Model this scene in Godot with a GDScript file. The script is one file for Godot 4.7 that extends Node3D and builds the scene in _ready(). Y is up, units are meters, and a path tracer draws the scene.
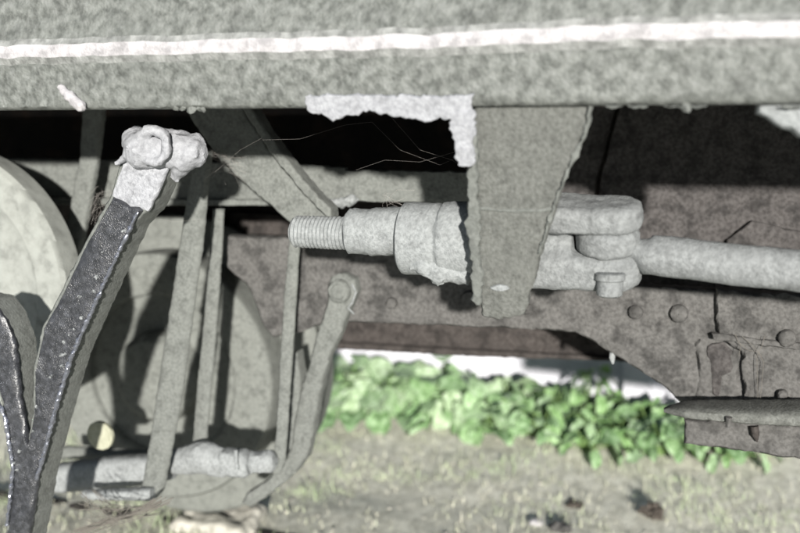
extends Node3D

# ---------------------------------------------------------------- camera constants
const FPX := 900.0                 # focal length in pixels of the 800 px wide photograph
const CAM_H := 0.83
const YAW := 18.0
const PITCH := -8.62

var cam_basis: Basis
var M := {}
var taken := {}
var jitter_noise := FastNoiseLite.new()
var lump := FastNoiseLite.new()

func W(px: float, py: float, d: float) -> Vector3:
	# the point that lies d metres behind the camera's own plane (measured square to the track)
	var r := cam_basis * Vector3((px - 400.0) / FPX, -(py - 266.5) / FPX, -1.0)
	return Vector3(0, CAM_H, 0) + r * (d / -r.z)

func plane_pts(pix: Array, d: float) -> PackedVector2Array:
	var out := PackedVector2Array()
	for p in pix:
		var w := W(p[0], p[1], d)
		out.append(Vector2(w.x, w.y))
	return out

# ---------------------------------------------------------------- naming
func numbered(called: String) -> String:
	var n: int = taken.get(called, 0)
	taken[called] = n + 1
	return called if n == 0 else "%s_%03d" % [called, n]

func tag(o: Node3D, label: String, category: String, group := "", kind := "") -> Node3D:
	if label: o.set_meta("label", label)
	if category: o.set_meta("category", category)
	if group: o.set_meta("group", group)
	if kind: o.set_meta("kind", kind)
	return o

func thing(called: String, label: String, category: String, at: Vector3, group := "") -> Node3D:
	var o := Node3D.new()
	o.name = numbered(called)
	add_child(o, true)
	o.position = at
	return tag(o, label, category, group)

func part(called: String, mesh: Mesh, mat: Material, parent: Node3D, label := "") -> MeshInstance3D:
	# meshes are made in world coordinates; a part undoes the place of the things it belongs to
	var o := MeshInstance3D.new()
	o.mesh = mesh
	o.material_override = mat
	o.name = called
	parent.add_child(o, true)
	var off := Vector3.ZERO
	var p: Node = parent
	while p != self:
		off -= (p as Node3D).position
		p = p.get_parent()
	o.position = off
	if label: o.set_meta("label", label)
	return o

func single(called: String, mesh: Mesh, mat: Material, label: String, category: String, group := "", kind := "") -> MeshInstance3D:
	var o := MeshInstance3D.new()
	o.mesh = mesh
	o.material_override = mat
	o.name = numbered(called)
	add_child(o, true)
	tag(o, label, category, group, kind)
	return o

# ---------------------------------------------------------------- mesh tools
func arr_mesh(v: PackedVector3Array, tris: PackedInt32Array, crease := 45.0, uv := PackedVector2Array()) -> ArrayMesh:
	# tris run counter-clockwise seen from outside; corners share a normal where faces meet below the crease angle
	var nt := tris.size() / 3
	var fn := PackedVector3Array()
	fn.resize(nt)
	var adj := []
	adj.resize(v.size())
	for i in v.size(): adj[i] = PackedInt32Array()
	for t in nt:
		var a := v[tris[t * 3]]
		var n := (v[tris[t * 3 + 1]] - a).cross(v[tris[t * 3 + 2]] - a)
		fn[t] = n
		for k in 3: adj[tris[t * 3 + k]].append(t)
	var c := cos(deg_to_rad(crease))
	var ov := PackedVector3Array()
	var on := PackedVector3Array()
	var ou := PackedVector2Array()
	for t in nt:
		var me := fn[t].normalized()
		for k in [0, 2, 1]:
			var i := tris[t * 3 + k]
			var s := Vector3.ZERO
			for u in adj[i]:
				if fn[u].normalized().dot(me) >= c: s += fn[u]
			ov.append(v[i])
			on.append(s.normalized() if s.length_squared() > 0.0 else (me if me.length_squared() > 0.0 else Vector3.UP))
			if uv.size(): ou.append(uv[i])
	var arrays := []
	arrays.resize(Mesh.ARRAY_MAX)
	arrays[Mesh.ARRAY_VERTEX] = ov
	arrays[Mesh.ARRAY_NORMAL] = on
	if uv.size(): arrays[Mesh.ARRAY_TEX_UV] = ou
	var m := ArrayMesh.new()
	m.add_surface_from_arrays(Mesh.PRIMITIVE_TRIANGLES, arrays)
	return m

func joined(list: Array) -> ArrayMesh:
	var st := SurfaceTool.new()
	for m in list: st.append_from(m, 0, Transform3D())
	return st.commit()

func area_of(p: PackedVector2Array) -> float:
	var s := 0.0
	for i in p.size():
		var b := p[(i + 1) % p.size()]
		s += p[i].x * b.y - b.x * p[i].y
	return s * 0.5

func normals_of(p: PackedVector2Array) -> PackedVector2Array:
	var out := PackedVector2Array()
	var n := p.size()
	for i in n:
		var a := (p[i] - p[(i + n - 1) % n]).normalized()
		var b := (p[(i + 1) % n] - p[i]).normalized()
		var t := (a + b).normalized()
		if t.length_squared() < 0.1: t = a
		out.append(Vector2(t.y, -t.x))
	return out

func prism(poly: PackedVector2Array, d: float, thick: float, bevel := 0.003, jit := 0.001, grid := 0.016, rough := 0.0012, step := 0.007, sd := 0) -> ArrayMesh:
	# a plate square to the view across the track: ragged outline, worn edge, uneven face
	var p := poly.duplicate()
	if area_of(p) < 0.0: p.reverse()
	var dense := PackedVector2Array()
	for i in p.size():
		var a := p[i]
		var b := p[(i + 1) % p.size()]
		var k := maxi(1, int(a.distance_to(b) / step))
		for j in k: dense.append(a.lerp(b, float(j) / k))
	var nrm := normals_of(dense)
	var rng := RandomNumberGenerator.new()
	rng.seed = 77 + sd
	var outline := PackedVector2Array()
	for i in dense.size():
		var q := dense[i]
		var w := jitter_noise.get_noise_3d(q.x * 90.0, q.y * 90.0, sd * 9.7) * 1.3 + jitter_noise.get_noise_3d(q.x * 22.0, q.y * 22.0, sd * 3.1)
		outline.append(q + nrm[i] * jit * (w + rng.randf_range(-0.35, 0.35)))
	var n := outline.size()
	nrm = normals_of(outline)
	var inner := PackedVector2Array()
	for i in n: inner.append(outline[i] - nrm[i] * bevel)
	var pts := inner.duplicate()
	var lo := outline[0]
	var hi := outline[0]
	for q in outline:
		lo = lo.min(q)
		hi = hi.max(q)
	var cores := Geometry2D.offset_polygon(inner, -grid * 0.45)
	var y := lo.y
	while y < hi.y:
		var x := lo.x
		while x < hi.x:
			var q := Vector2(x + rng.randf_range(0.0, 0.5) * grid, y + rng.randf_range(0.0, 0.5) * grid)
			for core in cores:
				if Geometry2D.is_point_in_polygon(q, core):
					pts.append(q)
					break
			x += grid
		y += grid
	var del := Geometry2D.triangulate_delaunay(pts)
	var front := PackedInt32Array()
	var total := 0.0
	for t in del.size() / 3:
		var a := pts[del[t * 3]]
		var b := pts[del[t * 3 + 1]]
		var c := pts[del[t * 3 + 2]]
		if not Geometry2D.is_point_in_polygon((a + b + c) / 3.0, inner): continue
		var s := (b - a).cross(c - a) * 0.5
		total += absf(s)
		if s > 0: front.append_array([del[t * 3], del[t * 3 + 1], del[t * 3 + 2]])
		else: front.append_array([del[t * 3], del[t * 3 + 2], del[t * 3 + 1]])
	if absf(total - area_of(inner)) > 0.015 * absf(area_of(inner)):
		var alt := Geometry2D.triangulate_polygon(inner)
		if alt.size():
			front.clear()
			for t in alt.size() / 3:
				var s := (inner[alt[t * 3 + 1]] - inner[alt[t * 3]]).cross(inner[alt[t * 3 + 2]] - inner[alt[t * 3]])
				if s > 0: front.append_array([alt[t * 3], alt[t * 3 + 1], alt[t * 3 + 2]])
				else: front.append_array([alt[t * 3], alt[t * 3 + 2], alt[t * 3 + 1]])
	var v := PackedVector3Array()
	for i in pts.size():
		var q := pts[i]
		var z := -d + (lump.get_noise_3d(q.x * 30.0, q.y * 30.0, sd * 5.0) * 1.2 + lump.get_noise_3d(q.x * 110.0, q.y * 110.0, sd * 5.0) * 0.5) * rough
		v.append(Vector3(q.x, q.y, z))
	var r1 := v.size()
	for q in outline: v.append(Vector3(q.x, q.y, -d - bevel))
	var r2 := v.size()
	for q in outline: v.append(Vector3(q.x, q.y, -d - thick))
	var tris := front
	for i in n:
		var j := (i + 1) % n
		tris.append_array([i, r1 + i, r1 + j, i, r1 + j, j])
		tris.append_array([r1 + i, r2 + i, r2 + j, r1 + i, r2 + j, r1 + j])
	var back := Geometry2D.triangulate_polygon(outline)
	for t in back.size() / 3:
		var s := (outline[back[t * 3 + 1]] - outline[back[t * 3]]).cross(outline[back[t * 3 + 2]] - outline[back[t * 3]])
		if s > 0: tris.append_array([r2 + back[t * 3], r2 + back[t * 3 + 2], r2 + back[t * 3 + 1]])
		else: tris.append_array([r2 + back[t * 3], r2 + back[t * 3 + 1], r2 + back[t * 3 + 2]])
	return arr_mesh(v, tris, 50.0)

func plate(pix: Array, d: float, thick: float, bevel := 0.003, jit := 0.001, grid := 0.016, rough := 0.0012, sd := 0) -> ArrayMesh:
	return prism(plane_pts(pix, d), d, thick, bevel, jit, grid, rough, 0.007, sd)

func tilted(pix: Array, d0: float, ang: float, thick: float, bevel: float, jit: float, grid: float, rough: float, step: float, sd: int) -> ArrayMesh:
	# like prism, on a plane that leans: its top edge, at the height of the beam's underside, is nearest
	var s := sin(deg_to_rad(ang))
	var c := cos(deg_to_rad(ang))
	var p0 := Vector3(0, CAM_H + 0.0256, -d0)
	var nrm := Vector3(0, -s, c)
	var eye := Vector3(0, CAM_H, 0)
	var poly := PackedVector2Array()
	for p in pix:
		var r := cam_basis * Vector3((p[0] - 400.0) / FPX, -(p[1] - 266.5) / FPX, -1.0)
		var w := eye + r * ((p0 - eye).dot(nrm) / r.dot(nrm)) - p0
		poly.append(Vector2(w.x, w.dot(Vector3(0, c, s))))
	var m := prism(poly, 0.0, thick, bevel, jit, grid, rough, step, sd)
	var st := SurfaceTool.new()
	st.append_from(m, 0, Transform3D(Basis(Vector3.RIGHT, Vector3(0, c, s), nrm), p0))
	return st.commit()

func sweep(path: Array, rx: Array, ry: Array, seg := 20, power := 2.0, amp := 0.0, step := 0.006, side := Vector3(0, 0, 1), sd := 0, freq := 60.0, thread := 0.0, pitch := 0.005) -> ArrayMesh:
	# a bar along path; its section is a superellipse, rx along «side», ry across it
	var pts := PackedVector3Array()
	var ax := PackedFloat32Array()
	var ay := PackedFloat32Array()
	var along := PackedFloat32Array()
	var run := 0.0
	for i in path.size() - 1:
		var a: Vector3 = path[i]
		var b: Vector3 = path[i + 1]
		var k := maxi(1, int(a.distance_to(b) / step))
		for j in k + (1 if i == path.size() - 2 else 0):
			var f := float(j) / k
			pts.append(a.lerp(b, f))
			ax.append(lerpf(rx[i], rx[i + 1], f))
			ay.append(lerpf(ry[i], ry[i + 1], f))
			along.append(run + a.distance_to(b) * f)
		run += a.distance_to(b)
	var n := pts.size()
	var v := PackedVector3Array()
	var tris := PackedInt32Array()
	for i in n:
		var t := (pts[mini(i + 1, n - 1)] - pts[maxi(i - 1, 0)]).normalized()
		var e := (side - t * side.dot(t)).normalized()
		var g := t.cross(e).normalized()
		for s in seg:
			var an := TAU * s / seg
			var cx := cos(an)
			var sy := sin(an)
			var q := e * ax[i] * signf(cx) * pow(absf(cx), 2.0 / power) + g * ay[i] * signf(sy) * pow(absf(sy), 2.0 / power)
			var o := pts[i] + q
			var w := amp * (lump.get_noise_3d(o.x * freq + sd * 7.0, o.y * freq, o.z * freq) + 0.5 * lump.get_noise_3d(o.x * freq * 3.1, o.y * freq * 3.1 + sd, o.z * freq * 3.1))
			if thread > 0.0:
				w += thread * (absf(fposmod(along[i] / pitch + an / TAU, 1.0) - 0.5) * 4.0 - 1.0)
			v.append(o + q.normalized() * w)
	for i in n - 1:
		for s in seg:
			var a := i * seg + s
			var b := i * seg + (s + 1) % seg
			tris.append_array([a, b, b + seg, a, b + seg, a + seg])
	var c0 := v.size()
	v.append(pts[0])
	v.append(pts[n - 1])
	for s in seg:
		tris.append_array([c0, (s + 1) % seg, s])
		tris.append_array([c0 + 1, (n - 1) * seg + s, (n - 1) * seg + (s + 1) % seg])
	return arr_mesh(v, tris, 48.0)

func lathe(c: Vector3, axis: Vector3, prof: Array, seg := 64, amp := 0.0, sd := 0, freq := 40.0, arc_from := 0.0, arc_to := TAU) -> ArrayMesh:
	# prof: [radius, distance along axis] from the far side round the outside to the near side
	var e := axis.cross(Vector3.UP if absf(axis.y) < 0.9 else Vector3.RIGHT).normalized()
	var g := axis.cross(e).normalized()
	var v := PackedVector3Array()
	var tris := PackedInt32Array()
	var full := arc_to - arc_from > TAU - 0.001
	var m := seg if full else seg + 1
	for k in prof.size():
		for s in m:
			var an := lerpf(arc_from, arc_to, float(s) / seg)
			var dir := e * cos(an) + g * sin(an)
			var o: Vector3 = c + dir * prof[k][0] + axis * prof[k][1]
			v.append(o + (axis + dir) * amp * lump.get_noise_3d(o.x * freq + sd, o.y * freq, o.z * freq))
	for k in prof.size() - 1:
		for s in (m if full else m - 1):
			var a := k * m + s
			var b := k * m + (s + 1) % m
			tris.append_array([a, b, b + m, a, b + m, a + m])
	return arr_mesh(v, tris, 38.0)

func nets(sdf: Callable, lo: Vector3, hi: Vector3, cell: float) -> ArrayMesh:
	# surface nets: one vertex in each cell that the surface crosses
	var nx := int((hi.x - lo.x) / cell) + 2
	var ny := int((hi.y - lo.y) / cell) + 2
	var nz := int((hi.z - lo.z) / cell) + 2
	var f := PackedFloat32Array()
	f.resize(nx * ny * nz)
	for z in nz:
		for y in ny:
			for x in nx:
				f[x + nx * (y + ny * z)] = sdf.call(lo + Vector3(x, y, z) * cell)
	var off := [0, 1, nx, nx + 1, nx * ny, nx * ny + 1, nx * ny + nx, nx * ny + nx + 1]
	var edges := [[0, 1], [2, 3], [4, 5], [6, 7], [0, 2], [1, 3], [4, 6], [5, 7], [0, 4], [1, 5], [2, 6], [3, 7]]
	var cn := [Vector3(0, 0, 0), Vector3(1, 0, 0), Vector3(0, 1, 0), Vector3(1, 1, 0), Vector3(0, 0, 1), Vector3(1, 0, 1), Vector3(0, 1, 1), Vector3(1, 1, 1)]
	var id := PackedInt32Array()
	id.resize(f.size())
	id.fill(-1)
	var v := PackedVector3Array()
	for z in nz - 1:
		for y in ny - 1:
			for x in nx - 1:
				var b := x + nx * (y + ny * z)
				var mask := 0
				for k in 8:
					if f[b + off[k]] < 0.0: mask |= 1 << k
				if mask == 0 or mask == 255: continue
				var s := Vector3.ZERO
				var c := 0
				for e in edges:
					var a0 := f[b + off[e[0]]]
					var a1 := f[b + off[e[1]]]
					if (a0 < 0.0) != (a1 < 0.0):
						s += cn[e[0]].lerp(cn[e[1]], a0 / (a0 - a1))
						c += 1
				id[b] = v.size()
				v.append(lo + (Vector3(x, y, z) + s / c) * cell)
	var tris := PackedInt32Array()
	var st := [1, nx, nx * ny]
	for z in range(1, nz - 1):
		for y in range(1, ny - 1):
			for x in range(1, nx - 1):
				var b := x + nx * (y + ny * z)
				for a in 3:
					var inside := f[b] < 0.0
					if inside == (f[b + st[a]] < 0.0): continue
					var u: int = st[(a + 1) % 3]
					var w: int = st[(a + 2) % 3]
					var q := [id[b - u - w], id[b - w], id[b], id[b - u]]
					if inside: tris.append_array([q[0], q[1], q[2], q[0], q[2], q[3]])
					else: tris.append_array([q[0], q[2], q[1], q[0], q[3], q[2]])
	return arr_mesh(v, tris, 60.0)

func smin(a: float, b: float, k: float) -> float:
	var h := clampf(0.5 + 0.5 * (b - a) / k, 0.0, 1.0)
	return lerpf(b, a, h) - k * h * (1.0 - h)

func rbox(p: Vector3, c: Vector3, h: Vector3, r: float) -> float:
	var q := (p - c).abs() - h + Vector3(r, r, r)
	return q.max(Vector3.ZERO).length() + minf(maxf(q.x, maxf(q.y, q.z)), 0.0) - r

func capsule(p: Vector3, a: Vector3, b: Vector3, ra: float, rb: float) -> float:
	var t := clampf((p - a).dot(b - a) / (b - a).length_squared(), 0.0, 1.0)
	return p.distance_to(a.lerp(b, t)) - lerpf(ra, rb, t)

func bumpy(p: Vector3, amp: float, freq: float) -> float:
	return amp * (lump.get_noise_3d(p.x * freq, p.y * freq, p.z * freq) + 0.5 * lump.get_noise_3d(p.x * freq * 2.7, p.y * freq * 2.7, p.z * freq * 2.7))

func strand(path: Array, r: float) -> ArrayMesh:
	var rr := []
	for i in path.size(): rr.append(r)
	return sweep(path, rr, rr, 5, 2.0, 0.0, 10.0)

func bolt(px: float, py: float, d: float, r: float, h: float, sd := 0) -> ArrayMesh:
	return lathe(W(px, py, d), Vector3(0, 0, 1), [[r * 1.0, -0.004], [r, h * 0.35], [r * 0.86, h * 0.72], [r * 0.5, h * 0.95], [0.0005, h]], 14, 0.0012, sd, 90.0)

# ---------------------------------------------------------------- materials
func noise_tex(freq: float, colors: Array, stops: Array, kind := 0, sd := 1, size := 1024, octaves := 5) -> NoiseTexture2D:
	var n := FastNoiseLite.new()
	n.seed = sd
	n.frequency = freq
	n.fractal_octaves = octaves
	n.fractal_gain = 0.6
	if kind == 0: n.noise_type = FastNoiseLite.TYPE_SIMPLEX_SMOOTH
	if kind == 1:
		n.noise_type = FastNoiseLite.TYPE_CELLULAR
		n.cellular_return_type = FastNoiseLite.RETURN_DISTANCE
		n.fractal_octaves = 2
	var t := NoiseTexture2D.new()
	t.width = size
	t.height = size
	t.seamless = true
	t.noise = n
	if colors.size():
		var g := Gradient.new()
		g.offsets = PackedFloat32Array(stops)
		g.colors = PackedColorArray(colors)
		t.color_ramp = g
	return t

func grey(v: float) -> Color:
	return Color(v, v, v)

func tones(r: float, g: float, b: float, w: float) -> Array:
	return [Color(r - w * 1.3, g - w * 1.3, b - w * 1.3), Color(r - w * 0.25, g - w * 0.25, b - w * 0.25), Color(r + w * 0.25, g + w * 0.25, b + w * 0.25), Color(r + w, g + w, b + w)]

func surface(cols: Array, freq: float, repeat: float, bump: float, rough: float, sd: int, speck: Texture2D, speck_repeat: float, height: Texture2D) -> StandardMaterial3D:
	var m := StandardMaterial3D.new()
	m.albedo_texture = noise_tex(freq, cols, [0.24, 0.42, 0.56, 0.76], 0, sd)
	m.uv1_triplanar = true
	m.uv1_world_triplanar = true
	m.uv1_scale = Vector3.ONE / repeat
	m.uv1_offset = Vector3(0.13, 0.37, 0.71) * sd
	m.roughness = rough
	m.metallic_specular = 0.4
	if speck:
		m.detail_enabled = true
		m.detail_albedo = speck
		m.detail_blend_mode = BaseMaterial3D.BLEND_MODE_MUL
		m.detail_uv_layer = BaseMaterial3D.DETAIL_UV_2
		m.uv2_triplanar = true
		m.uv2_world_triplanar = true
		m.uv2_scale = Vector3.ONE / speck_repeat
	m.heightmap_enabled = true
	m.heightmap_texture = height
	m.heightmap_scale = bump
	return m

func make_materials() -> void:
	var fine := noise_tex(0.16, [], [], 0, 5, 1024, 4)
	var grit := noise_tex(0.03, [grey(0.7), grey(0.97), grey(1.0), grey(1.0)], [0.0, 0.18, 0.5, 1.0], 1, 9)
	var grit2 := noise_tex(0.014, [grey(0.86), grey(0.93), grey(0.97), grey(1.0), grey(1.0)], [0.2, 0.33, 0.42, 0.55, 0.9], 0, 14, 1024, 8)
	var blot := noise_tex(0.016, [grey(0.70), grey(0.83), grey(0.94), grey(1.0)], [0.22, 0.36, 0.46, 0.7], 0, 15, 1024, 7)
	# dust-caked iron in the front
	M.dust = surface(tones(0.43, 0.44, 0.425, 0.035), 0.1, 0.75, 0.08, 0.85, 1, grit2, 0.45, fine)
	M.steel = surface(tones(0.49, 0.50, 0.50, 0.05), 0.07, 0.6, 0.11, 0.8, 19, grit2, 0.45, fine)
	M.sill = surface(tones(0.41, 0.42, 0.405, 0.07), 0.05, 0.9, 0.14, 0.65, 2, grit2, 0.6, fine)
	M.sill_highlight_fade = surface(tones(0.49, 0.495, 0.485, 0.10), 0.03, 0.8, 0.14, 0.6, 21, null, 0.3, fine)  # half-pale tone that feathers the highlight painted on the sill beam
	M.pale_edge = surface(tones(0.66, 0.65, 0.655, 0.08), 0.02, 0.6, 0.1, 0.5, 3, null, 0.3, fine)  # whitish tone of the beam's painted highlight; also the drip and the pebble
	M.bracket = surface(tones(0.39, 0.395, 0.38, 0.045), 0.1, 0.7, 0.1, 0.85, 4, grit2, 0.4, fine)
	M.pale = surface(tones(0.54, 0.552, 0.552, 0.05), 0.07, 0.5, 0.11, 0.8, 5, grit2, 0.4, fine)
	M.flake = surface(tones(0.60, 0.605, 0.62, 0.05), 0.06, 0.5, 0.1, 0.75, 6, grit2, 0.35, fine)
	# browner dusty plates further in
	M.frame = surface(tones(0.36, 0.355, 0.347, 0.04), 0.09, 0.8, 0.1, 0.88, 7, blot, 0.9, fine)
	M.pan = surface(tones(0.30, 0.288, 0.283, 0.045), 0.08, 0.8, 0.08, 0.85, 18, blot, 0.7, fine)
	M.rust = surface(tones(0.26, 0.242, 0.232, 0.045), 0.08, 0.8, 0.08, 0.9, 8, blot, 0.7, fine)
	M.wheel = surface(tones(0.45, 0.46, 0.442, 0.035), 0.08, 0.8, 0.06, 0.88, 9, grit2, 0.5, fine)
	M.wheel_pale = surface(tones(0.56, 0.57, 0.55, 0.02), 0.03, 0.8, 0.04, 0.85, 10, grit2, 0.6, fine)
	M.near_black = surface([Color(0.03, 0.025, 0.025), Color(0.05, 0.04, 0.035), Color(0.07, 0.055, 0.05), Color(0.12, 0.09, 0.07)], 0.008, 0.8, 0.2, 0.95, 11, blot, 0.7, fine)  # near black; on the backing sheet it paints the deep shade
	M.tar = surface([Color(0.11, 0.115, 0.13), Color(0.16, 0.165, 0.18), Color(0.19, 0.195, 0.21), Color(0.25, 0.255, 0.275)], 0.03, 0.4, 0.1, 0.4, 12, null, 0.2, fine)
	M.tar.metallic_specular = 0.8
	var worn := StandardMaterial3D.new()  # pale metal for the lever's edge beads, a glint set by colour
	worn.albedo_color = Color(0.58, 0.59, 0.63)
	worn.metallic = 0.8
	worn.roughness = 0.22
	M.edge_glint = worn
	M.yellow = surface(tones(0.66, 0.66, 0.58, 0.04), 0.01, 0.2, 0.1, 0.8, 13, null, 0.2, fine)
	M.wall = surface(tones(0.80, 0.80, 0.825, 0.03), 0.006, 1.4, 0.1, 0.9, 14, null, 1.0, fine)
	M.ground = surface(tones(0.80, 0.795, 0.74, 0.07), 0.02, 0.9, 0.5, 0.95, 15, grit, 0.5, fine)
	M.stone = surface(tones(0.70, 0.69, 0.65, 0.07), 0.01, 0.3, 0.15, 0.9, 16, null, 0.2, fine)
	M.clod = surface(tones(0.34, 0.315, 0.29, 0.08), 0.02, 0.2, 0.3, 0.95, 17, null, 0.2, fine)
	var web := StandardMaterial3D.new()
	web.albedo_color = Color(0.62, 0.6, 0.58)
	web.roughness = 0.9
	M.web = web
	var fibre := StandardMaterial3D.new()
	fibre.albedo_color = Color(0.40, 0.385, 0.36)
	fibre.roughness = 0.95
	M.fibre = fibre
	M.leaf = []
	var greens := [Color(0.55, 0.66, 0.49), Color(0.49, 0.62, 0.42), Color(0.62, 0.71, 0.56), Color(0.47, 0.61, 0.38), Color(0.41, 0.54, 0.35)]
	for i in greens.size():
		var l := StandardMaterial3D.new()
		l.albedo_texture = noise_tex(0.02, [greens[i].darkened(0.22), greens[i], greens[i].lightened(0.12), greens[i].lightened(0.3)], [0.2, 0.45, 0.62, 0.85], 0, 40 + i, 128)
		l.roughness = 0.55
		l.backlight_enabled = true
		l.backlight = Color(0.16, 0.26, 0.06)
		l.cull_mode = BaseMaterial3D.CULL_DISABLED
		M.leaf.append(l)
	var stem := StandardMaterial3D.new()
	stem.albedo_color = Color(0.45, 0.56, 0.33)
	stem.roughness = 0.7
	M.stem = stem
	var g := StandardMaterial3D.new()
	g.vertex_color_use_as_albedo = true
	g.roughness = 0.8
	g.backlight_enabled = true
	g.backlight = Color(0.15, 0.2, 0.08)
	g.cull_mode = BaseMaterial3D.CULL_DISABLED
	M.grass = g

# ---------------------------------------------------------------- scene
func _ready() -> void:
	cam_basis = Basis.from_euler(Vector3(deg_to_rad(PITCH), deg_to_rad(YAW), 0.0))
	var cam := Camera3D.new()
	cam.name = "camera"
	cam.near = 0.05
	cam.far = 400.0
	var optics := CameraAttributesPhysical.new()
	optics.frustum_focal_length = 40.5
	optics.frustum_focus_distance = 1.2
	optics.frustum_near = 0.05
	optics.frustum_far = 400.0
	optics.exposure_aperture = 2.5
	cam.attributes = optics
	cam.fov = rad_to_deg(2.0 * atan(266.5 / FPX))
	cam.transform = Transform3D(cam_basis, Vector3(0, CAM_H, 0))
	add_child(cam)
	cam.current = true
	var we := WorldEnvironment.new()
	we.name = "environment"
	var env := Environment.new()
	env.background_mode = Environment.BG_SKY
	var sky := Sky.new()
	var sm := ProceduralSkyMaterial.new()
	sm.sky_top_color = Color(0.62, 0.70, 0.80)
	sm.sky_horizon_color = Color(0.80, 0.82, 0.84)
	sm.ground_bottom_color = Color(0.30, 0.29, 0.26)
	sm.ground_horizon_color = Color(0.55, 0.55, 0.52)
	sm.sun_angle_max = 8.0
	sky.sky_material = sm
	env.sky = sky
	env.background_energy_multiplier = 0.42
	env.tonemap_mode = Environment.TONE_MAPPER_LINEAR
	env.tonemap_exposure = 1.6
	env.sdfgi_enabled = true
	env.ssao_enabled = true
	env.ssil_enabled = true
	we.environment = env
	add_child(we)
	var sun := DirectionalLight3D.new()
	sun.name = "sun"
	sun.light_energy = 1.6
	sun.light_color = Color(1.0, 0.985, 0.96)
	sun.light_angular_distance = 1.6
	sun.shadow_enabled = true
	sun.rotation_degrees = Vector3(-10.5, 21.0, 0.0)
	add_child(sun)

	jitter_noise.seed = 3
	jitter_noise.frequency = 1.0
	jitter_noise.fractal_octaves = 3
	lump.seed = 8
	lump.frequency = 1.0
	lump.fractal_octaves = 2
	make_materials()
	build_setting()
	build_underframe()
	build_wheels()
	build_front()
	build_drawgear()
	build_levers()
	build_brake_gear()
	build_small_things()
	build_plants()

func gh(x: float, z: float) -> float:
	return 0.10 * (clampf(-z, 1.95, 3.0) - 2.35) + 0.014 * lump.get_noise_2d(x * 1.3, z * 1.3) + 0.006 * lump.get_noise_2d(x * 9.0, z * 9.0)

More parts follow.
